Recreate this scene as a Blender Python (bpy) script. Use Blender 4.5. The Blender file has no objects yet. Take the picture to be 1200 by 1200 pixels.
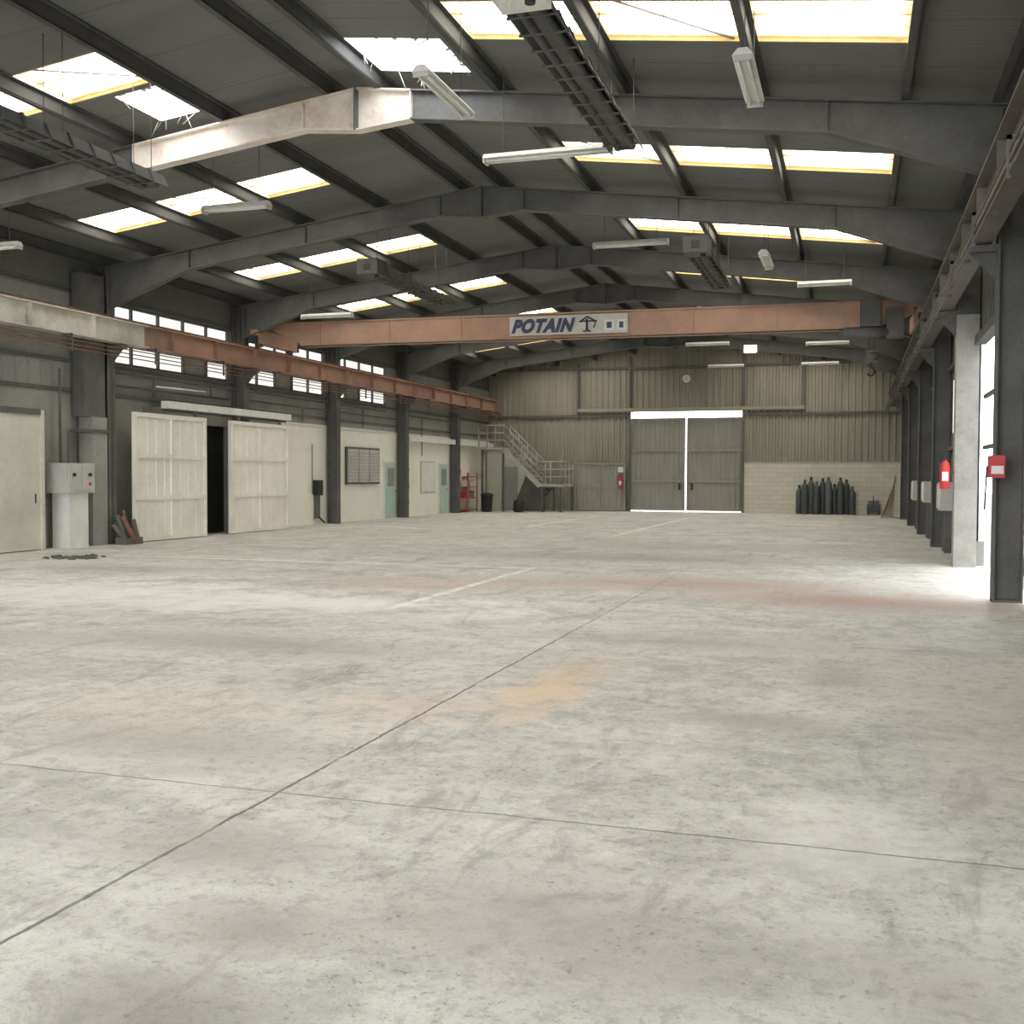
import bpy, bmesh, math, random
from mathutils import Vector, Matrix
random.seed(7)
S=bpy.context.scene
S.view_settings.view_transform='Standard'
S.view_settings.look='None'
S.view_settings.exposure=0.0

# ---------------- node helpers ----------------
class NT:
    def __init__(s,mat):
        mat.use_nodes=True
        s.t=mat.node_tree; s.t.nodes.clear()
        s.out=s.t.nodes.new('ShaderNodeOutputMaterial')
    def n(s,k,**kw):
        x=s.t.nodes.new(k)
        for a,b in kw.items(): setattr(x,a,b)
        return x
    def l(s,a,b): s.t.links.new(a,b)
    def setin(s,sock,v):
        if isinstance(v,bpy.types.NodeSocket): s.l(v,sock)
        else: sock.default_value=v
    def m(s,op,a,b=0.0,c=0.0,clamp=False):
        x=s.n('ShaderNodeMath',operation=op); x.use_clamp=clamp
        s.setin(x.inputs[0],a); s.setin(x.inputs[1],b)
        if op=='MULTIPLY_ADD': s.setin(x.inputs[2],c)
        return x.outputs[0]
    def coord(s,k='Object'): return s.n('ShaderNodeTexCoord').outputs[k]
    def noise(s,vec,scale,detail=6,rough=.6,dist=0):
        x=s.n('ShaderNodeTexNoise'); s.l(vec,x.inputs['Vector'])
        x.inputs['Scale'].default_value=scale; x.inputs['Detail'].default_value=detail
        x.inputs['Roughness'].default_value=rough; x.inputs['Distortion'].default_value=dist
        return x.outputs[0]
    def ramp(s,f,a,b):
        x=s.n('ShaderNodeMapRange'); x.clamp=True
        s.setin(x.inputs[0],f); x.inputs[1].default_value=a; x.inputs[2].default_value=b
        return x.outputs[0]
    def mix(s,f,a,b):
        x=s.n('ShaderNodeMix',data_type='RGBA')
        s.setin(x.inputs[0],f)
        for i,v in((6,a),(7,b)):
            if isinstance(v,(tuple,list)): v=(v[0],v[1],v[2],1)
            s.setin(x.inputs[i],v)
        return x.outputs[2]
    def mapv(s,vec,scale=(1,1,1),rot=(0,0,0)):
        x=s.n('ShaderNodeMapping'); s.l(vec,x.inputs[0]); x.inputs['Scale'].default_value=scale; x.inputs['Rotation'].default_value=rot
        return x.outputs[0]
    def bsdf(s,col,rough=.7,metal=0,bump=None,bs=.3,bd=.01):
        b=s.n('ShaderNodeBsdfPrincipled')
        if isinstance(col,(tuple,list)): col=(col[0],col[1],col[2],1)
        s.setin(b.inputs['Base Color'],col); s.setin(b.inputs['Roughness'],rough)
        b.inputs['Metallic'].default_value=metal
        if bump is not None:
            u=s.n('ShaderNodeBump'); u.inputs['Strength'].default_value=bs; u.inputs['Distance'].default_value=bd
            s.l(bump,u.inputs['Height']); s.l(u.outputs[0],b.inputs['Normal'])
        s.l(b.outputs[0],s.out.inputs[0]); return b

MATS={}
def mk(name,c1,c2=None,scale=1.5,rough=.7,metal=0,lo=.4,hi=.65,stretch=(1,1,1),bs=.2):
    m=bpy.data.materials.new(name); t=NT(m)
    if c2 is None: c2=tuple(x*.72 for x in c1)
    co=t.mapv(t.coord(),stretch)
    a=t.noise(co,scale,8,.65); b=t.noise(co,scale*9,5,.6)
    f=t.ramp(t.m('ADD',t.m('MULTIPLY',a,.75),t.m('MULTIPLY',b,.25)),lo,hi)
    t.bsdf(t.mix(f,c1,c2),rough,metal,b,bs,.004)
    MATS[name]=m; return name
def emis(name,c,st):
    m=bpy.data.materials.new(name); t=NT(m)
    e=t.n('ShaderNodeEmission'); e.inputs[0].default_value=(*c,1); e.inputs[1].default_value=st
    t.l(e.outputs[0],t.out.inputs[0]); MATS[name]=m; return name

mk('steel_dark',(.145,.144,.135),(.092,.091,.086),1.4,lo=.38,hi=.62)
mk('steel_purlin',(.09,.09,.086),(.06,.06,.057),2)
mk('heater_steel',(.12,.12,.112),(.075,.075,.07),2)
mk('steel_pale_glare',(.84,.78,.69),(.62,.48,.38),1.6,lo=.45,hi=.65)
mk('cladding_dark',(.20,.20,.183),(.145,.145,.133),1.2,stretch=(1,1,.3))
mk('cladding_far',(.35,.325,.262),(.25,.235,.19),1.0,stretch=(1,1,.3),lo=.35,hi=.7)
mk('cladding_door',(.36,.345,.30),(.27,.26,.225),1.0,stretch=(1,1,.3),lo=.35,hi=.7)
mk('wall_grey',(.38,.375,.335),(.27,.265,.24),.8)
mk('wall_upper',(.35,.345,.315),(.25,.25,.23),.8)
mk('cream_paint',(.91,.90,.79),(.80,.78,.67),.9,lo=.45,hi=.75)
mk('cream_green',(.66,.65,.55),(.50,.49,.42),.9)
mk('door_cream',(.91,.89,.80),(.76,.74,.65),1.1)
mk('rail_cream',(.70,.68,.60),(.46,.43,.37),1.5)
mk('crane_orange',(.52,.31,.21),(.39,.25,.175),1.3,rough=.6)
mk('rail_orange',(.42,.23,.15),(.27,.17,.13),1.8,rough=.6)
mk('rail_brown',(.16,.145,.125),(.115,.10,.087),1.6,rough=.7)
mk('rust',(.25,.12,.08),(.12,.07,.05),4)
mk('concrete',(.42,.41,.38),(.29,.285,.26),2)
mk('white_enamel',(.82,.82,.78),(.68,.68,.64),2,rough=.45)
mk('grey_box',(.58,.58,.54),(.46,.46,.43),2,rough=.5)
mk('black',(.02,.02,.022),(.03,.03,.03),3,rough=.5)
mk('dark_void',(.03,.03,.032),(.02,.02,.022),3)
mk('teal',(.50,.64,.56),(.43,.55,.48),2,rough=.5)
mk('red',(.62,.05,.05),(.45,.04,.04),4,rough=.4)
mk('red_faded',(.50,.16,.13),(.38,.12,.10),4,rough=.5)
mk('wood',(.36,.27,.18),(.24,.17,.11),3,stretch=(1,1,8))
mk('navy',(.03,.04,.09),(.05,.06,.11),5,rough=.4)
mk('cyl_dark',(.05,.058,.06),(.085,.095,.093),5,rough=.5)
mk('cyl_grey',(.12,.13,.13),(.09,.095,.095),5,rough=.5)
mk('stair_grey',(.50,.49,.44),(.36,.35,.32),3)
mk('shard',(.45,.45,.42),(.28,.27,.25),6)
mk('debris',(.13,.13,.12),(.07,.07,.065),9)
mk('sign_face',(.66,.63,.57),(.54,.50,.44),3,rough=.5)
mk('asphalt',(.36,.36,.34),(.28,.28,.26),1)
mk('far_building',(.45,.45,.43),(.38,.38,.36),1)
mk('skylight_rim',(.80,.62,.30),(.64,.44,.18),3)
emis('lamp_glow',(.95,.98,1),12)

m=bpy.data.materials.new('pane_frosted'); t=NT(m)
nz=t.noise(t.coord(),1.3,4)
e=t.n('ShaderNodeEmission'); t.l(t.mix(t.ramp(nz,.35,.65),(.74,.75,.69),(.98,.99,.94)),e.inputs[0]); e.inputs[1].default_value=1.25
t.l(e.outputs[0],t.out.inputs[0]); MATS['pane_frosted']=m
mk('pane_dark',(.40,.42,.39),(.28,.30,.28),2,rough=.15)

# skylight fibreglass (translucent sheet glowing with daylight), yellowed rims
m=bpy.data.materials.new('fibreglass_skylight'); t=NT(m)
g=t.coord('Generated'); sp=t.n('ShaderNodeSeparateXYZ'); t.l(g,sp.inputs[0])
def edge(v): return t.m('MINIMUM',v,t.m('SUBTRACT',1.0,v))
ex=t.m('MULTIPLY',edge(sp.outputs[0]),1.5); ey=edge(sp.outputs[1])
d=t.m('MINIMUM',ex,ey)
nz=t.noise(t.coord('Object'),2.2,6,.7)
d2=t.m('ADD',d,t.m('MULTIPLY',t.m('SUBTRACT',nz,.5),.26))
f=t.ramp(d2,-.02,.2)
col=t.mix(f,(1.0,.72,.30),(1.0,.975,.89))
st=t.m('MULTIPLY_ADD',t.m('MULTIPLY',f,f),8.6,1.15)
e=t.n('ShaderNodeEmission'); t.l(col,e.inputs[0]); t.l(st,e.inputs[1])
t.l(e.outputs[0],t.out.inputs[0]); MATS['fibreglass_skylight']=m

# block wall
m=bpy.data.materials.new('breeze_block'); t=NT(m)
co=t.coord(); sp=t.n('ShaderNodeSeparateXYZ'); t.l(co,sp.inputs[0])
cb=t.n('ShaderNodeCombineXYZ'); t.l(sp.outputs[0],cb.inputs[0]); t.l(sp.outputs[2],cb.inputs[1])
bk=t.n('ShaderNodeTexBrick'); t.l(cb.outputs[0],bk.inputs[0]); bk.inputs['Scale'].default_value=1
bk.inputs['Brick Width'].default_value=.5; bk.inputs['Row Height'].default_value=.2; bk.inputs['Mortar Size'].default_value=.01
bk.inputs['Color1'].default_value=(.68,.65,.53,1); bk.inputs['Color2'].default_value=(.60,.57,.47,1); bk.inputs['Mortar'].default_value=(.50,.47,.39,1)
t.bsdf(bk.outputs[0],.85); MATS['breeze_block']=m

# roof lining
m=bpy.data.materials.new('roof_sheet'); t=NT(m)
co=t.coord(); sp=t.n('ShaderNodeSeparateXYZ'); t.l(co,sp.inputs[0])
md=t.m('FRACT',t.m('DIVIDE',sp.outputs[1],1.45)); line=t.m('LESS_THAN',md,.018)
nz=t.noise(t.mapv(co,(.5,1,1)),.8,7,.65)
base=t.mix(t.ramp(nz,.35,.7),(.19,.192,.185),(.145,.147,.142))
base=t.mix(t.m('MULTIPLY',line,.55),base,(.075,.075,.07))
rb=t.m('SINE',t.m('MULTIPLY',sp.outputs[1],60.0))
t.bsdf(base,.75,0,rb,.2,.01); MATS['roof_sheet']=m

# floor
m=bpy.data.materials.new('concrete_floor'); t=NT(m)
co=t.coord(); sp=t.n('ShaderNodeSeparateXYZ'); t.l(co,sp.inputs[0]); X,Y=sp.outputs[0],sp.outputs[1]
n1=t.noise(co,.22,8,.6,.4); n2=t.noise(co,1.1,9,.72,.5); n3=t.noise(co,9,8,.75); n4=t.noise(co,55,4,.7)
n5=t.noise(t.mapv(co,(1,.35,1),(0,0,.5)),1.9,9,.75,1.2); n6=t.noise(t.mapv(co,(.5,1.6,1),(0,0,.2)),.55,9,.7,.8)
n7=t.noise(co,3.6,10,.8,.3); n8=t.noise(co,22,6,.8)
c=t.mix(t.ramp(n1,.35,.68),(.79,.78,.73),(.67,.66,.615))
c=t.mix(t.m('MULTIPLY',t.ramp(n2,.50,.64),.60),c,(.48,.47,.43))
c=t.mix(t.m('MULTIPLY',t.ramp(n2,.47,.32),.6),c,(.92,.91,.87))
c=t.mix(t.m('MULTIPLY',t.ramp(n6,.51,.64),.5),c,(.47,.46,.42))
c=t.mix(t.m('MULTIPLY',t.ramp(n7,.51,.62),.55),c,(.45,.44,.40))
c=t.mix(t.m('MULTIPLY',t.ramp(n7,.46,.37),.5),c,(.92,.91,.87))
c=t.mix(t.m('MULTIPLY',t.ramp(n5,.54,.66),.62),c,(.36,.345,.315))
c=t.mix(t.m('MULTIPLY',t.ramp(n5,.42,.30),.6),c,(.94,.93,.89))
c=t.mix(t.m('MULTIPLY',t.ramp(n3,.51,.62),.50),c,(.38,.37,.335))
speck=t.m('MULTIPLY',t.ramp(n8,.56,.62),t.ramp(n2,.44,.56))
c=t.mix(t.m('MULTIPLY',speck,.7),c,(.18,.165,.145))
c=t.mix(t.m('MULTIPLY',t.ramp(n4,.56,.68),.40),c,(.27,.26,.235))
def blob(cx,cy,rx,ry,ns=.9):
    a=t.m('DIVIDE',t.m('SUBTRACT',X,cx),rx); b=t.m('DIVIDE',t.m('SUBTRACT',Y,cy),ry)
    d=t.m('SQRT',t.m('ADD',t.m('MULTIPLY',a,a),t.m('MULTIPLY',b,b)))
    d=t.m('ADD',d,t.m('MULTIPLY',t.m('SUBTRACT',n2,.5),ns*3))
    d=t.m('ADD',d,t.m('MULTIPLY',t.m('SUBTRACT',n7,.5),2.0))
    return t.ramp(d,1.3,.2)
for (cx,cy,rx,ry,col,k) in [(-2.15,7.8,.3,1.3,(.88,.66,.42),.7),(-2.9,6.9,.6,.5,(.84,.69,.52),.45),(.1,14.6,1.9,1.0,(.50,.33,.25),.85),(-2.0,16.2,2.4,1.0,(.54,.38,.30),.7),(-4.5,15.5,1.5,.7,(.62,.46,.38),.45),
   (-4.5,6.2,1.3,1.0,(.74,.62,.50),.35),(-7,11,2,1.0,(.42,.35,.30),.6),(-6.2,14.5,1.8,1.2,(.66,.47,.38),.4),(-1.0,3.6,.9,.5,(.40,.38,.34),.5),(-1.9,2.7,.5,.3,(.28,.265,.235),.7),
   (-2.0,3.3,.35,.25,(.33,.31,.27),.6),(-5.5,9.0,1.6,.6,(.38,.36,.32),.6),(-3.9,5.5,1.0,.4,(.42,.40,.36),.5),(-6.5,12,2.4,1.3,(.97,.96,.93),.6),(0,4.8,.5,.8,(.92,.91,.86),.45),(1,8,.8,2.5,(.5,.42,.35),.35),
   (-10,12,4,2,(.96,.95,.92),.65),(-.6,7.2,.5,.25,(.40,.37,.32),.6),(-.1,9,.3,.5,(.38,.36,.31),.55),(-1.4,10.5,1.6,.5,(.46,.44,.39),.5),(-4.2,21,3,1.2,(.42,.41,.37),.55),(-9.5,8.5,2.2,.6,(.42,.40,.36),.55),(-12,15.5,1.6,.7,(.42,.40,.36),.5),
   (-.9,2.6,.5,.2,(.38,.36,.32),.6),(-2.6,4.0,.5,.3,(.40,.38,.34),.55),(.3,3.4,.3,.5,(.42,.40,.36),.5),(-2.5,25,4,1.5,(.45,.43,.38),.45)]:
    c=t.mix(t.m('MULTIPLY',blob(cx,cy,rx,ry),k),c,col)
wob=t.m('MULTIPLY',t.m('SUBTRACT',t.noise(co,3,6,.7),.5),.06)
def joint(v,pos,w):
    dd=t.m('ABSOLUTE',t.m('ADD',t.m('SUBTRACT',v,pos),wob)); return t.ramp(dd,w,w*.35)
jn=t.m('MAXIMUM',joint(X,-2.75,.014),t.m('MULTIPLY',joint(Y,4.8,.011),.8))
jn=t.m('MULTIPLY',jn,t.ramp(Y,22,10))
jn=t.m('MAXIMUM',jn,t.m('MULTIPLY',joint(Y,12.6,.012),.3))
jn=t.m('MULTIPLY',jn,t.ramp(t.noise(co,2.1,4),.25,.45))
c=t.mix(t.m('MULTIPLY',jn,.85),c,(.14,.13,.115))
def rect(x0,x1,y0,y1):
    a=t.m('MULTIPLY',t.m('GREATER_THAN',X,x0),t.m('LESS_THAN',X,x1)); b=t.m('MULTIPLY',t.m('GREATER_THAN',Y,y0),t.m('LESS_THAN',Y,y1))
    return t.m('MULTIPLY',a,b)
pl=rect(-14,-5.25,17.93,18.1)
for r in [(-5.39,-5.25,11.9,18.08),(-6.22,-6.06,28.4,42),(-9.97,-9.81,32.8,43)]: pl=t.m('MAXIMUM',pl,rect(*r))
c=t.mix(t.m('MULTIPLY',pl,t.ramp(t.noise(co,5,6,.7),.33,.58)),c,(.98,.96,.86))
rg=t.m('MULTIPLY_ADD',t.ramp(n2,.3,.7),.2,.55)
hb=t.m('SUBTRACT',t.m('ADD',t.m('MULTIPLY',n3,.5),t.m('MULTIPLY',n4,.3)),jn)
t.bsdf(c,rg,0,hb,.4,.01); MATS['concrete_floor']=m

# ---------------- mesh builder ----------------
class MB:
    def __init__(s): s.bm=bmesh.new(); s.mats=[]
    def mi(s,m):
        if m not in s.mats: s.mats.append(m)
        return s.mats.index(m)
    def face(s,vs,m,smooth=False):
        try: f=s.bm.faces.new(vs)
        except ValueError: return
        f.material_index=s.mi(m); f.smooth=smooth
    def poly(s,pts,m): s.face([s.bm.verts.new(p) for p in pts],m)
    def hexa(s,p,m):
        v=[s.bm.verts.new(q) for q in p]
        for i in((0,3,2,1),(4,5,6,7),(0,1,5,4),(1,2,6,5),(2,3,7,6),(3,0,4,7)): s.face([v[k] for k in i],m)
    def box(s,x0,x1,y0,y1,z0,z1,m):
        s.hexa([(x0,y0,z0),(x1,y0,z0),(x1,y1,z0),(x0,y1,z0),(x0,y0,z1),(x1,y0,z1),(x1,y1,z1),(x0,y1,z1)],m)
    def beam(s,p,q,w,h,m,up=(0,0,1)):
        p=Vector(p);q=Vector(q);d=(q-p).normalized();u=Vector(up)
        if abs(d.dot(u))>.98: u=Vector((0,1,0))
        r=d.cross(u).normalized();u=r.cross(d)
        a=r*w/2;b=u*h/2
        s.hexa([p-a-b,p+a-b,p+a+b,p-a+b,q-a-b,q+a-b,q+a+b,q-a+b],m)
    def cyl(s,p,q,r,m,n=10,r2=None,cap=True):
        p=Vector(p);q=Vector(q);d=(q-p).normalized();u=Vector((0,0,1))
        if abs(d.dot(u))>.98:u=Vector((1,0,0))
        a=d.cross(u).normalized();b=d.cross(a); r2=r if r2 is None else r2
        A=[];B=[]
        for i in range(n):
            t=2*math.pi*i/n; o=a*math.cos(t)+b*math.sin(t)
            A.append(s.bm.verts.new(p+o*r));B.append(s.bm.verts.new(q+o*r2))
        for i in range(n): s.face([A[i],A[(i+1)%n],B[(i+1)%n],B[i]],m,True)
        if cap: s.face(A[::-1],m); s.face(B,m)
    def prism(s,pts,vec,m):
        vec=Vector(vec);A=[s.bm.verts.new(p) for p in pts];B=[s.bm.verts.new(Vector(p)+vec) for p in pts];n=len(pts)
        s.face(A,m);s.face(B[::-1],m)
        for i in range(n): s.face([A[i],B[i],B[(i+1)%n],A[(i+1)%n]],m)
    def lathe(s,c,prof,m,n=16):
        rings=[]
        for r,z in prof:
            rings.append([s.bm.verts.new((c[0]+r*math.cos(2*math.pi*i/n),c[1]+r*math.sin(2*math.pi*i/n),c[2]+z)) for i in range(n)])
        for a,b in zip(rings,rings[1:]):
            for i in range(n): s.face([a[i],a[(i+1)%n],b[(i+1)%n],b[i]],m,True)
        s.face(rings[0][::-1],m); s.face(rings[-1],m)
    def build(s,name,parent=None,origin='auto'):
        bmesh.ops.recalc_face_normals(s.bm,faces=s.bm.faces)
        off=Vector((0,0,0))
        if origin=='auto':
            xs=[v.co for v in s.bm.verts]
            lo=Vector([min(c[i] for c in xs) for i in range(3)]);hi=Vector([max(c[i] for c in xs) for i in range(3)])
            off=Vector(((lo.x+hi.x)/2,(lo.y+hi.y)/2,lo.z))
            bmesh.ops.translate(s.bm,verts=s.bm.verts,vec=-off)
        me=bpy.data.meshes.new(name); s.bm.to_mesh(me); s.bm.free()
        for k in s.mats: me.materials.append(MATS[k])
        o=bpy.data.objects.new(name,me); S.collection.objects.link(o); o.location=off
        if parent is not None: o.parent=parent
        return o
def empty(name):
    o=bpy.data.objects.new(name,None); S.collection.objects.link(o); return o

# ---------------- dimensions ----------------
XR=-7.3; XL,XW=-16.75,2.15; YB,YF=-8.0,49.2
SL=.125
def zr(x): return 7.72-SL*abs(x-XR)
FR=[-2.2,3.6,9.4,15.2,21.0,26.8,32.5,38.3,44.0]

# ---------------- floor / ground ----------------
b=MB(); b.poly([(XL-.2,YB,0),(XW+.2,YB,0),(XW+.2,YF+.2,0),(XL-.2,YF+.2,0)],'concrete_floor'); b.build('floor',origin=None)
b=MB(); b.poly([(-80,-80,-.06),(80,-80,-.06),(80,120,-.06),(-80,120,-.06)],'asphalt'); b.build('ground_outside',origin=None)

# ---------------- ceiling ----------------
LX0,LX1=-15.1,-9.6
W3=(LX1-LX0)/3
sky_rows=[(f-2.65,f-1.45) for f in FR[1:]]+[(49.2-2.9,49.2-1.7)]
BR=[(-10.7,-9.68,13.9,15.05),(-6.82,-5.4,13.75,15.0)]
xs=sorted(set([XL-.3,LX0,LX0+W3,LX0+2*W3,LX1,XR,-5.0,-3.13,-1.27,.6,XW+.3]+[v for a in BR for v in a[:2]]))
ys=sorted(set([YB,YF+.1]+[v for a in BR for v in a[2:]]+[v for r in sky_rows for v in r]))
b=MB()
def is_hole(x,y):
    for a in BR:
        if a[0]<x<a[1] and a[2]<y<a[3]: return True
    for r in sky_rows:
        if r[0]<y<r[1] and (LX0<x<LX1 or -5.0<x<.6): return True
    return False
for i in range(len(xs)-1):
    for j in range(len(ys)-1):
        x0,x1,y0,y1=xs[i],xs[i+1],ys[j],ys[j+1]
        if is_hole((x0+x1)/2,(y0+y1)/2): continue
        b.poly([(x0,y0,zr(x0)),(x1,y0,zr(x1)),(x1,y1,zr(x1)),(x0,y1,zr(x0))],'roof_sheet')
b.build('ceiling',origin=None)

PX=[(LX0,LX0+W3),(LX0+W3,LX0+2*W3),(LX0+2*W3,LX1),(-5.0,-3.13),(-3.13,-1.27),(-1.27,.6)]
for k,r in enumerate(sky_rows):
    for side in (0,1):
        E=empty('skylight')
        for q,(x0,x1) in enumerate(PX[side*3:side*3+3]):
            b=MB(); g=.04
            b.poly([(x0+g,r[0],zr(x0+g)+.06),(x1-g,r[0],zr(x1-g)+.06),(x1-g,r[1],zr(x1-g)+.06),(x0+g,r[1],zr(x0+g)+.06)],'fibreglass_skylight')
            b.build('panel_%d'%q,E)
            b=MB()
            for yy in (r[0],r[1]):
                b.beam((x0,yy,zr(x0)+.03),(x1,yy,zr(x1)+.03),.03,.06,'skylight_rim')
            b.beam((x0,r[0]+.5,zr(x0)+.05),(x1,r[0]+.5,zr(x1)+.05),.012,.02,'skylight_rim')
            if (q+k+side)%3==1: b.beam((x0+.3,r[0],zr(x0+.3)+.03),(x1-.2,r[1],zr(x1-.2)+.03),.02,.02,'steel_dark')
            b.build('rim_%d'%q,E)

for a in BR:
    b=MB(); x0,x1,y0,y1=a
    for i in range(30):
        side=random.randrange(4)
        if side==0: p=(random.uniform(x0,x1),y0)
        elif side==1: p=(random.uniform(x0,x1),y1)
        elif side==2: p=(x0,random.uniform(y0,y1))
        else: p=(x1,random.uniform(y0,y1))
        z=zr(p[0]); c=((x0+x1)/2,(y0+y1)/2); f=random.uniform(.05,.14)
        w=random.uniform(.02,.06)
        b.poly([(p[0]-w,p[1]-w,z+.02),(p[0]+w,p[1]+w,z+.02),(p[0]+(c[0]-p[0])*f,p[1]+(c[1]-p[1])*f,z-.01)],'shard')
        if i%3==0:
            L=random.uniform(.08,.28)
            b.cyl((p[0],p[1],z),(p[0]+random.uniform(-.2,.2),p[1]+random.uniform(-.15,.15),z-L),.009,'shard',5)
    b.build('broken_skylight_fragments')

# purlins
b=MB()
PL=[-16.4,LX0,LX0+W3,LX0+2*W3,LX1,-7.75,-6.9,-5.0,-3.13,-1.27,.6,1.7]
for x in PL:
    z=zr(x)
    b.box(x-.014,x+.014,YB,YF,z-.22,z-.005,'steel_purlin')
    b.box(x-.08,x+.014,YB,YF,z-.228,z-.205,'steel_purlin')
    b.box(x-.014,x+.08,YB,YF,z-.02,z-.005,'steel_purlin')
b.build('roof_purlins')

b=MB()
for (f0,f1) in ((32.5,38.3),):
    for xa,xb in ((-16.3,-9.5),(1.7,-5.0)):
        b.cyl((xa,f0,zr(xa)-.3),(xb,f1,zr(xb)-.3),.015,'steel_dark',6); b.cyl((xa,f1,zr(xa)-.3),(xb,f0,zr(xb)-.3),.015,'steel_dark',6)
b.build('roof_bracing')

# ---------------- portal frames ----------------
def portal(Y):
    E=empty('portal_frame'); b=MB()
    for sgn in (-1,1):
        dist=[0,.9,4.0,6.9,9.2]; dep=[.62,.42,.42,.42,.95]
        top=[(XR+sgn*d,zr(XR+sgn*d)-.235) for d in dist]; bot=[(p[0],p[1]-h) for p,h in zip(top,dep)]
        for i in range(4):
            m='steel_dark'
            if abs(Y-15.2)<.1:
                if sgn<0 and i<2 or (sgn>0 and i<1): m='steel_pale_glare'  # rafter paler around the apex: skylight glare put into its colour
            (xa,za),(xb,zb)=top[i],top[i+1]; (xc,zc),(xd,zd)=bot[i],bot[i+1]
            b.prism([(xa,Y-.008,za),(xb,Y-.008,zb),(xd,Y-.008,zd),(xc,Y-.008,zc)],(0,.016,0),m)
            b.beam((xa,Y,za),(xb,Y,zb),.2,.025,m,up=(0,0,1)); b.beam((xc,Y,zc),(xd,Y,zd),.2,.025,m,up=(0,0,1))
            b.box(xd-.008,xd+.008,Y-.09,Y+.09,zd,zb,m)
        mc='steel_dark'
        if sgn>0 and abs(Y-21)<.1:
            b.box(1.72,2.1,Y-.18,Y+.18,0,4.5,'concrete')
            b.box(1.72,2.1,Y-.12,Y+.12,4.5,6.2,mc)
        else:
            xi=XR+sgn*9.02; xo=XR+sgn*9.38
            b.box(min(xi,xi+sgn*.025),max(xi,xi+sgn*.025),Y-.13,Y+.13,0,6.3,mc)
            b.box(min(xo,xo-sgn*.025),max(xo,xo-sgn*.025),Y-.13,Y+.13,0,6.3,mc)
            b.box(min(xi,xo),max(xi,xo),Y-.01,Y+.01,0,6.3,mc)
            b.box(min(xi,xo),max(xi,xo),Y-.14,Y+.14,0,.03,mc)
        xc=XR+sgn*8.8
        b.box(min(xc-.15,XR+sgn*9.05),max(xc+.15,XR+sgn*9.05),Y-.1,Y+.1,4.5,4.585,mc)
        b.prism([(XR+sgn*9.05,Y-.01,4.5),(xc-sgn*.12,Y-.01,4.5),(XR+sgn*9.05,Y-.01,4.1)],(0,.02,0),mc)
    b.box(XR-.012,XR+.012,Y-.13,Y+.13,6.86,7.5,'steel_dark')
    b.build('frame',E)
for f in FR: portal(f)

# ---------------- crane runway beams ----------------
def runway(xc,segs,side,rm):
    b=MB()
    for y0,y1,m in segs:
        b.box(xc-.15,xc+.15,y0,y1,5.1,5.13,m); b.box(xc-.15,xc+.15,y0,y1,4.6,4.63,m); b.box(xc-.012,xc+.012,y0,y1,4.63,5.1,m)
        y=y0+1
        while y<y1:
            b.box(xc-.13,xc+.13,y,y+.012,4.63,5.1,m); y+=1.93
    b.box(xc-.03,xc+.03,YB,YF-.6,5.13,5.2,rm)
    xi=xc+.24*side
    for k in range(3):
        b.cyl((xi,YB,4.46-.09*k),(xi,YF-.8,4.46-.09*k),.014,rm,6)
    y=YB+1
    while y<YF-1:
        b.box(min(xi-.02,xc),max(xi+.02,xc),y,y+.04,4.56,4.6,'steel_dark'); b.box(xi-.02,xi+.02,y,y+.04,4.22,4.6,'steel_dark'); y+=2.9
    return b.build('crane_runway_beam')
runway(-16.1,[(YB,21.9,'rail_cream'),(21.9,YF-.6,'rail_orange')],1,'rust')  # near stretch cream, rest orange: its lit look is put into the colour
runway(1.5,[(YB,YF-.6,'rail_brown')],-1,'rail_brown')

# ---------------- overhead crane ----------------
C=empty('overhead_crane'); YC=28.2
b=MB(); m='crane_orange'
b.prism([(-16.0,YC-.22,5.92),(-16.0,YC-.22,5.75),(-15.1,YC-.22,5.33),(.6,YC-.22,5.33),(1.35,YC-.22,5.65),(1.35,YC-.22,5.92)],(0,.44,0),m)
b.box(-16.05,1.4,YC-.28,YC+.28,5.92,5.96,m); b.box(-15.1,.6,YC-.28,YC+.28,5.30,5.33,m)
x=-14.5
while x<.5: b.box(x,x+.012,YC-.25,YC-.2,5.34,5.92,m); x+=2.1
b.build('bridge_girder',C)
b=MB()
for xc in(-16.1,1.5):
    b.box(xc-.12,xc+.12,27.1,29.5,5.3,5.68,m)
    for yy in(27.4,29.2): b.cyl((xc-.06,yy,5.36),(xc+.06,yy,5.36),.16,'steel_dark',16)
    b.box(xc-.13,xc+.13,27.0,27.1,5.3,5.5,'black'); b.box(xc-.13,xc+.13,29.5,29.6,5.3,5.5,'black')
b.build('end_trucks',C)
b=MB()
b.box(.1,.55,YC-.55,YC-.26,5.3,5.95,'steel_dark'); b.cyl((-.3,YC-.42,5.15),(.75,YC-.42,5.15),.15,'steel_dark',14)
b.box(.7,1.1,YC-.55,YC-.26,5.0,5.75,'steel_dark'); b.box(-.4,.9,YC-.3,YC+.3,5.17,5.26,'steel_dark')
for xx in(0,.12): b.cyl((xx+.3,YC-.42,5.1),(xx+.3,YC-.42,4.7),.01,'black',6)
b.box(.22,.5,YC-.5,YC-.34,4.42,4.72,'steel_dark'); b.cyl((.22,YC-.42,4.57),(.5,YC-.42,4.57),.13,'steel_dark',14)
pts=[(.36,4.42),(.36,4.32),(.42,4.27),(.45,4.2),(.41,4.12),(.33,4.1),(.27,4.15)]
for p,q in zip(pts,pts[1:]): b.cyl((p[0],YC-.42,p[1]),(q[0],YC-.42,q[1]),.022,'black',8)
b.build('hoist_trolley',C)
b=MB(); ys_=YC-.315
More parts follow.
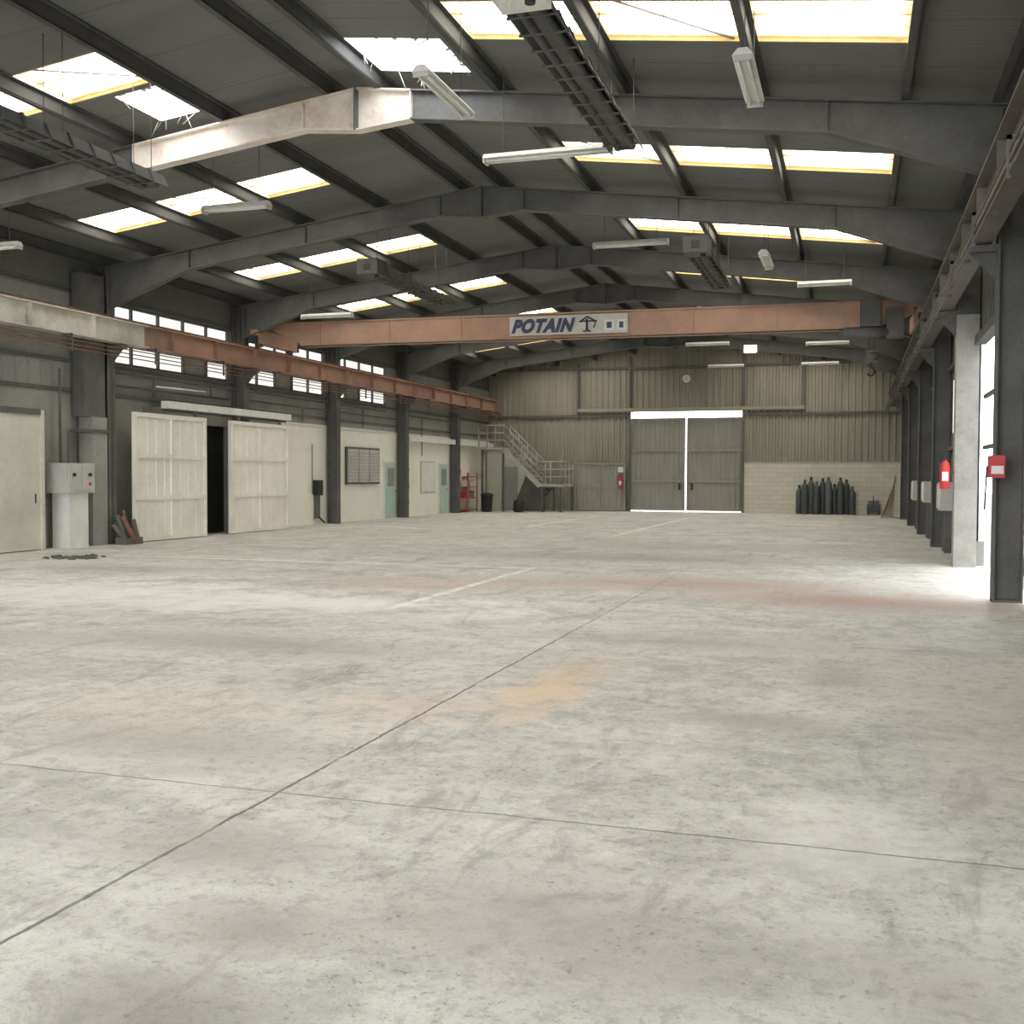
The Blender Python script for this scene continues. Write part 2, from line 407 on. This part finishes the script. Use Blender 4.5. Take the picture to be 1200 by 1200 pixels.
b.box(-8.9,-5.7,YC-.305,YC-.283,5.37,5.88,'sign_face'); b.box(-5.98,-5.75,ys_,ys_+.01,5.45,5.72,'white_enamel')
b.box(-6.32,-6.05,ys_,ys_+.01,5.45,5.72,'white_enamel'); b.box(-6.25,-6.12,ys_-.005,ys_,5.5,5.66,'navy'); b.box(-5.92,-5.81,ys_-.005,ys_,5.5,5.66,'navy')
b.cyl((-6.78,ys_,5.44),(-6.78,ys_,5.76),.03,'navy',6); b.cyl((-6.98,ys_,5.70),(-6.52,ys_,5.70),.022,'navy',6)
b.cyl((-6.98,ys_,5.68),(-6.78,ys_,5.82),.02,'navy',6); b.cyl((-6.52,ys_,5.68),(-6.78,ys_,5.82),.02,'navy',6)
b.cyl((-6.88,ys_,5.44),(-6.68,ys_,5.44),.022,'navy',6); b.cyl((-6.54,ys_,5.70),(-6.6,ys_,5.52),.016,'navy',6)
b.build('sign_board',C)
cu=bpy.data.curves.new('sign_lettering','FONT'); cu.body='POTAIN'; cu.size=.46; cu.shear=.35; cu.offset=.03; cu.extrude=.004; cu.space_character=1.14
cu.materials.append(MATS['navy']); to=bpy.data.objects.new('sign_lettering',cu); S.collection.objects.link(to)
to.rotation_euler=(math.pi/2,0,0); to.location=(-8.84,YC-.312,5.46); to.scale=(.90,1,1); to.parent=C
b=MB()
b.beam((-14.5,YC+.5,5.9),(-10,YC+.5,5.9),.05,.05,m); b.cyl((-15,YC-.3,5.27),(1,YC-.3,5.27),.012,'black',6)
b.build('festoon_rail',C)
ang=math.radians(2.2); pc=Vector((-7.3,YC,0)); R=Matrix.Rotation(ang,3,'Z'); C.rotation_euler=(0,0,ang); C.location=pc-R@pc

# ---------------- left wall ----------------
WZ=4.22
b=MB()
def seg(y0,y1,z0,z1,m): b.box(XL-.2,XL,y0,y1,z0,z1,m)
seg(YB,23.4,0,3.2,'wall_grey'); seg(26.6,29.3,0,3.2,'wall_grey'); seg(23.4,26.6,2.95,3.2,'wall_grey')
seg(29.3,YF,0,3.2,'cream_paint')
seg(YB,YF,3.2,WZ,'wall_upper'); seg(YB,21.25,WZ,5.65,'wall_upper'); seg(26.55,27.05,WZ,5.65,'wall_upper'); seg(32.25,32.75,WZ,5.65,'wall_upper'); seg(37.2,YF,WZ,5.65,'wall_upper')
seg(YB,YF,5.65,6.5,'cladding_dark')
b.box(XL-3,XL-.2,23.3,26.7,0,3.1,'dark_void')  # solid dark box fills the door gap; unlit room's shade put into its colour
b.build('wall_left',origin=None)
b=MB()
for z in (3.45,4.1,5.72): b.box(XL+.002,XL+.06,YB,YF-.1,z,z+.08,'steel_dark')
y=YB+.2
while y<20: b.box(XL+.002,XL+.03,y,y+.05,3.55,4.05,'wall_upper'); y+=.35
b.box(XL+.002,XL+.05,29.3,YF-.05,3.2,3.26,'white_enamel')
b.build('trim_left_wall_girts')

def window(y0,y1):
    n=window.k; window.k+=1
    b=MB(); x=XL
    z0,z1=WZ,5.65; N=max(3,round((y1-y0)/1.05)); w=(y1-y0)/N
    fr='steel_dark'; zs=[z0,z0+.48,z0+.96,z1]
    b.box(x-.12,x+.02,y0,y1,z0,z0+.05,fr);b.box(x-.12,x+.02,y0,y1,z1-.05,z1,fr)
    for zm in zs[1:3]: b.box(x-.1,x+.0,y0,y1,zm-.025,zm+.025,fr)
    for i in range(N+1):
        yy=min(max(y0+i*w,y0+.03),y1-.03); b.box(x-.12,x+.01,yy-.03,yy+.03,z0+.05,z1-.05,fr)
    for i in range(N):
        a,c=y0+i*w+.03,y0+(i+1)*w-.03
        for r in range(3):
            mm='pane_frosted' if r==2 or (r==0 and (i+n)%4) or (r==1 and i%2) else 'pane_dark'
            b.box(x-.08,x-.06,a,c,zs[r]+.03,zs[r+1]-.03,mm)
    b.build('window_%d'%n)
window.k=1
window(21.25,26.55); window(27.05,32.25); window(32.75,37.2)

def sliding(y0,y1,n):
    b=MB(); x=-16.12; h=3.08
    b.box(x-.05,x,y0,y1,.02,h,'door_cream')
    for yy in (y0,y1-.09,(y0+y1)/2-.045): b.box(x,x+.045,yy,yy+.09,.02,h,'door_cream')
    for z in (.02,1.0,2.0,h-.1): b.box(x,x+.05,y0+.09,y1-.09,z,z+.1,'door_cream')
    for k in range(int((y1-y0)/.33)): b.box(x,x+.012,y0+.2+k*.33,y0+.22+k*.33,.1,h-.1,'door_cream')
    for yy in(y0+.4,y1-.5): b.box(x-.03,x,yy,yy+.12,h,h+.15,'steel_dark')
    b.build('door_%d'%n)
sliding(21.5,24.45,1); sliding(25.6,28.75,2)
b=MB(); b.box(-16.28,-16.08,22.8,28.9,3.24,3.42,'white_enamel'); b.box(-16.3,-16.25,22.8,28.9,3.18,3.24,'steel_dark')
for yy in (23,25,28.6): b.box(XL+.06,-16.28,yy,yy+.08,3.3,3.38,'steel_dark')
b.build('door_track')
b=MB(); x=-16.35
b.box(x-.06,x,14.2,18.8,.02,2.95,'cream_green')
for yy in (14.2,16.4,18.7): b.box(x,x+.04,yy,yy+.1,.02,2.95,'cream_green')
b.box(x,x+.04,14.3,18.7,2.85,2.95,'steel_dark'); b.box(x-.35,x-.06,14.2,18.8,2.9,2.98,'steel_dark')
b.cyl((x+.06,18.5,1.0),(x+.06,18.5,1.2),.015,'black',6)
b.build('door_3')
b=MB()
b.box(-16.6,-16.15,19.35,19.95,0,1.2,'white_enamel'); b.box(-16.6,-16.05,19.15,20.05,1.2,1.85,'grey_box')
b.box(-16.05,-16.03,19.2,19.57,1.25,1.8,'grey_box'); b.box(-16.05,-16.03,19.63,20.0,1.25,1.8,'grey_box')
for yy in(19.35,19.85): b.cyl((-16.03,yy,1.6),(-15.99,yy,1.6),.04,'black',10)
b.cyl((-16.03,19.85,1.4),(-16.0,19.85,1.4),.035,'red',10)
b.cyl((-16.5,19.5,1.85),(-16.5,19.5,3.9),.03,'steel_dark',8); b.cyl((-16.5,19.75,1.85),(-16.5,19.75,2.6),.025,'steel_dark',8)
b.build('electrical_cabinet')
b=MB()
for i in range(14):
    y=random.uniform(20.95,21.35); x=random.uniform(-16.0,-15.75)
    b.beam((x,y,.03),(x-.2+random.uniform(-.1,.1),y+random.uniform(-.3,.3),random.uniform(.3,.8)),.05,.09,random.choice(['rust','steel_dark','rail_brown']))
b.box(-16.1,-15.8,20.8,21.4,0,.16,'rail_brown')
b.build('scrap_metal_pile')
b=MB(); b.box(XL+.08,-16.35,20.1,20.8,2.9,6.1,'steel_dark'); b.box(XL+.08,-16.3,20.3,20.8,0,2.9,'wall_upper')
b.box(XL+.08,-16.25,20.0,20.82,2.55,2.62,'steel_dark'); b.build('trim_pilaster')
b=MB(); x=XL+.12
for z,y0,y1 in ((4.0,21.3,37),(3.7,21.5,26.4),(3.75,27,38),(3.95,38.6,43.6)):
    b.cyl((x,y0,z),(x,y1,z),.028,'steel_dark',8)
for yy,z0,z1 in ((23,3.5,4.0),(25.5,3.7,4.0),(33.0,0.6,4.0),(30.6,3.3,3.75),(35,3.3,4.0),(17.2,3,4.5),(40.5,2.4,4.0)):
    b.cyl((x,yy,z0),(x,yy,z1),.02,'steel_dark',8)
b.cyl((-16.2,22.5,3.75),(-16.0,24.3,3.75),.02,'white_enamel',6)
b.build('wall_pipes')

W0=XL+.005
x=W0
b=MB()
b.box(x,x+.08,33.8,36.5,1.3,2.6,'steel_dark')
for k in range(3):
    y0=33.87+k*.88; b.box(x+.08,x+.1,y0,y0+.8,1.37,2.53,'grey_box')
    for j in range(9): b.box(x+.1,x+.115,y0+.05,y0+.75,1.45+j*.115,1.49+j*.115,'stair_grey')
b.build('louvred_wall_cabinet')
b=MB(); b.box(x,x+.18,31.5,31.85,.95,1.45,'black'); b.box(x,x+.1,31.55,31.8,.2,.95,'steel_dark'); b.cyl((x+.1,31.7,.25),(x+.1,32.1,.05),.03,'black',6); b.cyl((x+.08,31.3,1.0),(x+.08,31.3,2.6),.015,'black',6)
b.build('wall_control_box')
def tdoor(y0,y1,n):
    b=MB(); b.box(W0,W0+.04,y0,y1,.005,2.15,'white_enamel'); b.box(W0+.04,W0+.07,y0+.06,y1-.06,.01,2.09,'teal')
    b.box(W0+.07,W0+.08,y0+.2,y1-.2,1.2,1.9,'pane_dark'); b.cyl((W0+.07,y1-.15,1.03),(W0+.12,y1-.15,1.03),.02,'black',8)
    b.build('door_%d'%n)
tdoor(37.0,38.05,4); tdoor(42.55,43.55,5)
b=MB(); b.box(W0,W0+.03,40.6,42.2,.9,2.2,'grey_box'); b.box(W0+.03,W0+.04,40.65,42.15,.95,2.15,'white_enamel'); b.build('whiteboard')
def extinguisher(x,y,z,s=1,name='fire_extinguisher'):
    b=MB(); r=.09*s
    b.lathe((x,y,z),[(r*.9,0),(r,.02),(r,.42*s),(r*.8,.48*s),(r*.35,.53*s),(r*.3,.56*s)],'red',14)
    b.box(x-.03,x+.03,y-.05,y+.05,z+.56*s,z+.6*s,'black'); b.cyl((x,y-.04,z+.57*s),(x-.1*s,y-.05,z+.5*s),.012,'black',6); b.cyl((x-.1*s,y-.05,z+.5*s),(x-.12*s,y-.03,z+.12*s),.014,'black',6)
    b.box(x-r*.6,x+r*.6,y-r*1.03,y-r*.9,z+.15*s,z+.32*s,'white_enamel')
    b.box(x-.02,x+r*1.8,y-.02,y+.02,z+.3*s,z+.33*s,'black')
    b.build(name)
b=MB()
for z in(.1,.6,1.1,1.55): b.box(W0,XL+.5,44.95,46.2,z,z+.04,'red_faded')
for yy in(44.95,46.15):
    for xx in(W0,XL+.45): b.box(xx,xx+.05,yy,yy+.05,0,1.75,'red_faded')
for k in range(5): b.box(XL+.08,XL+.4,45.05+k*.22,45.2+k*.22,1.14,1.14+random.uniform(.15,.3),random.choice(['white_enamel','grey_box','red']))
for k in range(4): b.box(XL+.08,XL+.4,45.05+k*.26,45.25+k*.26,.64,.64+random.uniform(.15,.3),random.choice(['white_enamel','wood','red']))
b.build('red_storage_rack')
b=MB(); b.box(W0,XL+.25,44.25,44.7,.9,1.9,'red_faded'); b.cyl((XL+.25,44.47,1.5),(XL+.3,44.47,1.5),.18,'white_enamel',16); b.build('fire_hose_cabinet')
b=MB(); b.box(W0,XL+.08,39.0,39.3,.5,1.9,'red_faded'); b.box(XL+.08,XL+.1,39.04,39.26,1.3,1.8,'white_enamel'); b.box(XL+.08,XL+.1,39.04,39.26,.6,1.1,'white_enamel'); b.build('safety_notice_board')
b=MB(); b.lathe((-15.7,45.9,0),[(.22,0),(.27,.7),(.29,.72),(.29,.78),(.2,.84),(.02,.86)],'black',18); b.build('waste_bin')
b=MB(); b.box(XL+.07,XL+.35,38.7,43.7,2.98,3.12,'cream_paint'); b.box(XL+.35,XL+.37,38.7,43.7,2.95,3.16,'white_enamel')
b.box(XL+.07,XL+.35,44.3,48.9,2.98,3.12,'cream_paint'); b.box(XL+.35,XL+.37,44.3,48.9,2.95,3.16,'white_enamel'); b.build('trim_canopy')

b=MB()
for i in range(110):
    a=random.uniform(0,6.28); r=random.uniform(0,1)**.8
    x=-14.3+r*.6*math.cos(a); y=17.3+r*.55*math.sin(a); s_=random.uniform(.02,.07)
    b.lathe((x,y,0),[(s_,0),(s_*.8,s_*.4),(s_*.2,s_*.55)],'debris',6)
b.build('debris_pile')

# ---------------- far wall ----------------
def corr(b,x0,x1,zb,ztop,y,m,pitch=.28,dep=.05):
    pr=[]; x=x0
    while x<x1-1e-4:
        for dx,dd in((0,0),(.45,0),(.55,1),(.9,1)):
            xx=x+dx*pitch
            if xx<x1: pr.append((xx,y-dd*dep))
        x+=pitch
    pr.append((x1,y))
    for (xa,ya),(xb,yb) in zip(pr,pr[1:]):
        b.poly([(xa,ya,zb),(xb,yb,zb),(xb,yb,ztop(xb)),(xa,ya,ztop(xa))],m)
b=MB()
corr(b,XL,-9.82,0,lambda x:zr(x),YF,'cladding_far'); corr(b,-9.82,-4.72,4.56,lambda x:zr(x),YF,'cladding_far'); corr(b,-4.72,XW,2.25,lambda x:zr(x),YF,'cladding_far')
b.build('wall_far',origin=None)
b=MB(); b.box(-4.72,XW,YF-.1,YF+.1,0,2.25,'breeze_block'); b.box(-4.72,XW,YF-.13,YF+.1,2.25,2.3,'concrete'); b.build('wall_far_blockwork',origin=None)
b=MB()
for z in (4.36,6.55):
    b.box(XL,-9.9,YF-.16,YF-.06,z,z+.1,'steel_dark'); b.box(-4.7,XW,YF-.16,YF-.06,z,z+.1,'steel_dark')
b.box(-9.9,-4.7,YF-.16,YF-.06,6.5,6.6,'steel_dark')
b.box(-12.3,-2.1,YF-.28,YF-.16,4.59,4.74,'cladding_far')
for x in (-12.3,-9.85,-4.72,-2.1): b.box(x-.05,x+.05,YF-.2,YF-.06,4.3 if abs(x+7.3)>3 else 0,zr(x)-.3,'steel_dark')
b.build('trim_far_wall_girts')
def leaf(x0,x1,n):
    b=MB(); y=YF+.2; corr(b,x0,x1,.05,lambda x:4.29,y,'cladding_door',.22,.035)
    for xx in(x0,x1-.07): b.box(xx,xx+.07,y-.09,y-.03,.05,4.29,'cladding_door')
    for z in(.05,1.35,2.75,4.19): b.box(x0+.07,x1-.07,y-.085,y-.036,z,z+.1,'cladding_door')
    xx=x1-.3 if n==6 else x0+.2
    b.box(xx,xx+.1,y-.12,y-.09,1.0,1.3,'black')
    b.build('door_%d'%n)
leaf(-10.05,-7.333,6); leaf(-7.267,-4.45,7)
b=MB(); corr(b,-12.4,-10.0,.03,lambda x:2.2,YF-.22,'cladding_door',.2,.03)
for xx in(-12.4,-11.25,-10.07): b.box(xx,xx+.07,YF-.3,YF-.25,.03,2.25,'cladding_door')
for z in(.03,1.1,2.15): b.box(-12.4,-10.0,YF-.29,YF-.25,z,z+.08,'cladding_door')
b.build('door_8')
b=MB(); b.cyl((-7.25,YF-.24,6.02),(-7.25,YF-.2,6.02),.2,'black',24); b.cyl((-7.25,YF-.27,6.02),(-7.25,YF-.24,6.02),.185,'white_enamel',24)
b.beam((-7.25,YF-.275,6.02),(-7.25,YF-.275,6.14),.015,.01,'black',up=(0,1,0)); b.beam((-7.25,YF-.275,6.02),(-7.17,YF-.275,5.98),.015,.01,'black',up=(0,1,0)); b.build('wall_clock')

# staircase
b=MB(); g='stair_grey'; y0,y1=46.5,47.4
zt,zl=2.9,1.25
b.box(-16.3,-15.1,y0,48.1,zt-.1,zt,g)
n=9; xa,xb=-15.1,-13.4; xe=-12.4
for yy in(y0,y1): b.beam((xa,yy,zt-.1),(xb,yy,zl-.08),.05,.24,g)
for i in range(1,n):
    x=xa+(xb-xa)*i/n; z=zt-(zt-zl)*i/n; b.box(x-.12,x+.12,y0,y1,z-.03,z,g)
b.box(xb-.02,xe,y0,48.6,zl-.12,zl,g)
for x in(xb+.05,xe-.1):
    for yy in(y0+.05,48.5): b.box(x,x+.08,yy,yy+.08,0,zl-.12,'steel_dark')
for x in(-16.2,-15.2):
    b.box(x,x+.09,y0+.02,y0+.11,0,zt-.1,'steel_dark')
for yy in(y1+.15,48.5): b.beam((xb,yy,zl-.1),(-14.4,yy,.08),.05,.22,'steel_dark')
for i in range(1,7):
    x=xb-(14.4-13.4)*i/7; z=zl-zl*i/7; b.box(x-.12,x+.12,y1+.15,48.5,z-.03,z,g)
b.poly([(-15.0,y1,0.02),(xb,y1,0.02),(xb,y1,zl-.15),(-14.3,y1,zt-1.2)],'steel_dark')
def rail(p,q,h=1.0,posts=5):
    p=Vector(p);q=Vector(q)
    for k in (h,h*.66,h*.33): b.cyl(p+Vector((0,0,k)),q+Vector((0,0,k)),.03,g,6)
    for i in range(posts): c=p.lerp(q,i/(posts-1)); b.cyl(c,c+Vector((0,0,h)),.03,g,6)
rail((-16.3,y0,zt),(xa,y0,zt),1.0,4); rail((xa,y0,zt),(xb,y0,zl),1.0,5); rail((xa,y1,zt),(xb,y1,zl),1.0,5)
rail((xb,y0,zl),(xe,y0,zl),1.0,3); rail((xe,y0,zl),(xe,48.55,zl),1.0,4)
b.build('staircase')
b=MB(); b.box(-16.65,-14.8,48.65,49.0,0,2.75,'cream_green'); b.box(-15.9,-15.1,48.61,48.65,0,2.05,'wall_grey'); b.box(-16.65,-14.8,48.6,49.0,2.75,2.84,'concrete'); b.build('storage_cubicle')
b=MB(); b.lathe((-14.2,45.9,0),[(.22,0),(.24,.3),(.24,.5),(.1,.55)],'black',14); b.build('waste_bin')
extinguisher(-10.2,48.75,1.05,1.1)
b=MB(); b.box(-10.35,-10.1,YF-.33,YF-.31,1.8,2.05,'white_enamel'); b.build('safety_sign')

# gas cylinders, tight cluster
mats=['cyl_dark','cyl_dark','cyl_grey','cyl_dark','cyl_dark','cyl_grey','cyl_dark','cyl_dark','cyl_dark','cyl_dark']
for i in range(10):
    b=MB(); h=(1.15,1.38,1.5,1.3,1.45,1.5,1.2,1.48,1.4,1.1)[i]; r=.145; m=mats[i]
    x=-2.25+.245*i; y=48.6-(.32 if i%2 else 0)
    b.lathe((x,y,0),[(r*.95,0),(r,.03),(r,h-.25),(r*.85,h-.14),(r*.5,h-.06),(r*.3,h-.03)],m,14)
    b.lathe((x,y,h-.03),[(.055,0),(.055,.12),(.03,.15)],'cyl_grey' if i%2 else 'black',10)
    b.build('gas_cylinder')
b=MB(); b.box(.55,1.1,48.3,48.8,.05,.45,'cyl_dark'); b.box(.6,1.05,48.35,48.75,.45,.6,'cyl_grey')
for xx in(.6,1.0): b.cyl((xx,48.25,.1),(xx+.05,48.25,.1),.1,'black',12)
b.cyl((.8,48.3,.4),(.8,48.1,.8),.02,'steel_dark',6); b.build('welding_cart')
b=MB()
for i in range(7): b.beam((1.05+.08*i,44.8+.25*i,.02),(1.6,45.2+.22*i,1.5+.08*(i%3)),.14,.03,'wood',up=(1,0,.3))
b.build('leaning_planks')

# ---------------- right wall ----------------
b=MB()
def corr_y(b,x,y0,y1,z0,z1,m,pitch=.3,dep=.03):
    pr=[];y=y0
    while y<y1-1e-4:
        for dy,dd in((0,0),(.45,0),(.55,1),(.9,1)):
            yy=y+dy*pitch
            if yy<y1: pr.append((x-dd*dep,yy))
        y+=pitch
    pr.append((x,y1))
    for (xa,ya),(xb,yb) in zip(pr,pr[1:]): b.poly([(xa,ya,z0),(xb,yb,z0),(xb,yb,z1),(xa,ya,z1)],m)
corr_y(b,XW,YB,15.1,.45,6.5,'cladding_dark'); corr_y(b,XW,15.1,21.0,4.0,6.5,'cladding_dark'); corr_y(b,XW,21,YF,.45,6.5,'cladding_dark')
b.box(XW-.03,XW+.12,YB,14.95,0,.45,'concrete'); b.box(XW-.03,XW+.12,21.2,YF,0,.45,'concrete')
b.build('wall_right',origin=None)
b=MB()
for z in(2.2,4.0):
    b.box(XW-.14,XW-.05,YB,15.0,z,z+.1,'steel_dark'); b.box(XW-.14,XW-.05,21.2,YF-.2,z,z+.1,'steel_dark')
b.box(XW-.14,XW+.05,15.3,20.8,3.95,4.1,'steel_dark')
b.beam((XW-.1,9.6,3.2),(XW-.1,15.0,4.9),.06,.08,'grey_box'); b.beam((XW-.1,12.0,2.3),(XW-.1,15.0,3.4),.05,.07,'rail_cream')
b.build('trim_right_wall_girts')
b=MB()
for yy in (16.0,17.6,19.2): b.box(XW+.02,XW+.08,yy,yy+.07,2.1,3.95,'steel_dark')
for z in (2.1,3.0): b.box(XW+.02,XW+.08,15.3,20.8,z,z+.07,'steel_dark')
b.build('window_4')
for k,(ya,yb) in enumerate(((22.5,25.5),(28.3,31.3),(34,37))):
    b=MB(); b.box(XW-.09,XW-.06,ya,yb,2.5,3.8,'steel_dark'); N=3; w=(yb-ya)/N
    for i in range(N): b.box(XW-.1,XW-.09,ya+i*w+.05,ya+(i+1)*w-.05,2.58,3.72,'pane_frosted' if k==0 else 'pane_dark')
    b.build('window_%d'%(5+k))
for (y,z0,z1,w) in ((24.5,.9,1.5,.8),(30,.95,1.5,1.0),(35.3,.9,1.5,1.0)):
    b=MB(); b.box(1.75,2.05,y,y+w,z0,z1,'grey_box'); b.box(1.73,1.75,y+.04,y+w-.04,z0+.04,z1-.04,'white_enamel'); b.box(1.85,2.0,y+.1,y+.2,0,z0,'steel_dark'); b.box(1.85,2.0,y+w-.2,y+w-.1,0,z0,'steel_dark'); b.build('wall_cabinet')
extinguisher(1.55,20.72,1.4,.95)
b=MB(); b.box(1.62,1.8,14.7,14.95,1.6,1.88,'red'); b.box(1.64,1.78,14.68,14.7,1.65,1.75,'white_enamel'); b.cyl((1.6,14.8,1.75),(1.58,14.8,1.2),.012,'black',6); b.box(1.69,1.74,14.95,15.05,1.7,1.8,'black'); b.build('fire_alarm_box')

# outside, right: neighbouring shed close by
b=MB(); b.box(7.5,15,-10,60,-.06,8,'far_building'); b.box(6.9,15.5,-10,60,8,8.25,'steel_dark')
for k in range(12):
    b.box(7.45,7.5,-6+k*4.4,-3.6+k*4.4,2.6,4.4,'pane_dark'); b.box(7.4,7.46,-6.1+k*4.4,-3.5+k*4.4,2.45,2.6,'concrete')
b.build('neighbouring_building')
b=MB()
for i in range(5):
    z=.15*i
    for k in range(5): b.box(3.2,4.3,20.6+k*.24,20.75+k*.24,z+.1-.06,z+.12-.06,'wood')
    for xx in(3.2,3.7,4.22): b.box(xx,xx+.08,20.6,21.7,z-.06,z+.04,'wood')
b.build('pallet_stack')
b=MB()
for i in range(20):
    x=random.uniform(2.4,3.1);y=random.uniform(18.0,20.2); b.beam((x,y,-.02),(x+random.uniform(-.2,.3),y+random.uniform(-.5,.5),random.uniform(.15,.9)),.06,.09,random.choice(['rust','grey_box','steel_dark','wood']))
b.build('scrap_metal_pile')

# ---------------- heaters ----------------
def heater(x,y0,y1,z,bm='white_enamel'):
    b=MB(); hm='heater_steel'
    pr=[(x-.24,y0,z-.08),(x-.15,y0,z+.1),(x+.15,y0,z+.1),(x+.24,y0,z-.08),(x+.22,y0,z-.08),(x+.14,y0,z+.08),(x-.14,y0,z+.08),(x-.22,y0,z-.08)]
    b.prism(pr,(0,y1-y0,0),hm)
    b.box(x-.13,x+.13,y0,y1-.05,z-.045,z-.035,hm)
    for xx in(x-.1,x+.1): b.cyl((xx,y0,z-.05),(xx,y1-.1,z-.05),.05,'steel_purlin',10)
    y=y0+.15
    while y<y1:
        b.box(x-.25,x+.25,y,y+.02,z-.105,z-.09,hm); b.prism([(x-.26,y,z-.1),(x-.16,y,z+.12),(x+.16,y,z+.12),(x+.26,y,z-.1),(x+.24,y,z-.1),(x+.15,y,z+.1),(x-.15,y,z+.1),(x-.24,y,z-.1)],(0,.03,0),hm); y+=.42
    b.box(x-.24,x+.24,y0-.55,y0,z-.12,z+.2,bm); b.box(x-.08,x+.08,y0-.56,y0-.55,z-.05,z+.1,'black'); b.cyl((x+.12,y0-.3,z-.12),(x+.12,y0-.3,z-.18),.05,'black',10)
    b.cyl((x-.1,y1-.12,z-.05),(x+.1,y1-.12,z-.05),.05,'steel_purlin',10)
    for yy in(y0+.3,(y0+y1)/2,y1-.3):
        for xx in(x-.15,x+.15): b.cyl((xx,yy,z+.1),(xx,yy,zr(xx)-.02),.006,'steel_dark',5)
    b.build('radiant_tube_heater')
heater(-3.0,9.9,14.6,6.1); heater(-10.0,9.6,13.9,5.95); heater(-10.0,21.8,25.9,6.05,'heater_steel'); heater(-3.0,21.8,25.9,6.1,'heater_steel')

# ---------------- fluorescent fixtures ----------------
def fluo(x,y,z,L,ax):
    b=MB()
    def P(u,v,w): return (x+u,y+v,z+w) if ax=='x' else (x+v,y+u,z+w)
    h=L/2
    b.prism([P(-h,-.11,0),P(-h,-.05,.07),P(-h,.05,.07),P(-h,.11,0)],(L,0,0) if ax=='x' else (0,L,0),'white_enamel')
    for v in(-.05,.05): b.cyl(P(-h+.04,v,-.03),P(h-.04,v,-.03),.018,'white_enamel',8)
    for u in(-h,h-.03):
        p=P(u,-.09,-.06);q=P(u+.03,.09,0); b.box(min(p[0],q[0]),max(p[0],q[0]),min(p[1],q[1]),max(p[1],q[1]),p[2],q[2],'grey_box')
    for u in(-h*.7,h*.7):
        p=P(u,0,.07); b.cyl(p,(p[0],p[1],zr(p[0])-.02),.006,'steel_dark',5)
    b.build('fluorescent_light')
fluo(-1.15,12.2,5.95,1.5,'y'); fluo(-4.6,11.9,6.05,1.5,'y'); fluo(-4.15,14.7,6.1,1.85,'x')
fluo(-4.55,22.6,6.5,1.6,'x'); fluo(-.7,26.0,6.05,1.2,'x'); fluo(-1.75,22.6,6.0,1.5,'y')
fluo(-13.6,26.4,5.9,1.5,'x'); fluo(-10.3,16.6,6.25,1.3,'x'); fluo(-15.0,15.9,5.7,1.4,'x')
fluo(-4.9,37.9,6.2,1.5,'x'); fluo(-.9,37.9,6.1,1.4,'x'); fluo(-4.9,43.6,6.0,1.4,'x'); fluo(-1.3,43.6,6.0,1.4,'x')
b=MB(); b.box(-3.85,-3.35,39.7,39.95,6.05,6.35,'grey_box'); b.box(-3.8,-3.4,39.68,39.7,6.08,6.32,'lamp_glow'); b.beam((-3.6,39.85,6.35),(-3.6,39.85,zr(-3.6)-.01),.03,.03,'steel_dark'); b.build('floodlight')

# ---------------- lighting ----------------
w=bpy.data.worlds.new('overcast_sky'); S.world=w; w.use_nodes=True
bg=w.node_tree.nodes['Background']; bg.inputs[0].default_value=(.95,.965,1,1); bg.inputs[1].default_value=7.8
sun=bpy.data.lights.new('sun','SUN'); sun.energy=2; sun.angle=.5; sun.color=(1,.97,.9)
so=bpy.data.objects.new('sun',sun); S.collection.objects.link(so); so.rotation_euler=Vector((1.45,-2.2,-7.5)).to_track_quat('-Z','Y').to_euler(); so.location=(0,20,20)

# ---------------- camera ----------------
cam=bpy.data.cameras.new('camera'); co_=bpy.data.objects.new('camera',cam); S.collection.objects.link(co_)
cam.sensor_width=36; cam.lens=37.95; cam.clip_end=500; cam.clip_start=.05
mt=Matrix.Rotation(math.radians(17.55),4,'Z')@Matrix.Rotation(math.radians(88.1),4,'X')@Matrix.Rotation(math.radians(.2),4,'Z')
co_.matrix_world=Matrix.Translation((0,0,1.6))@mt
S.camera=co_
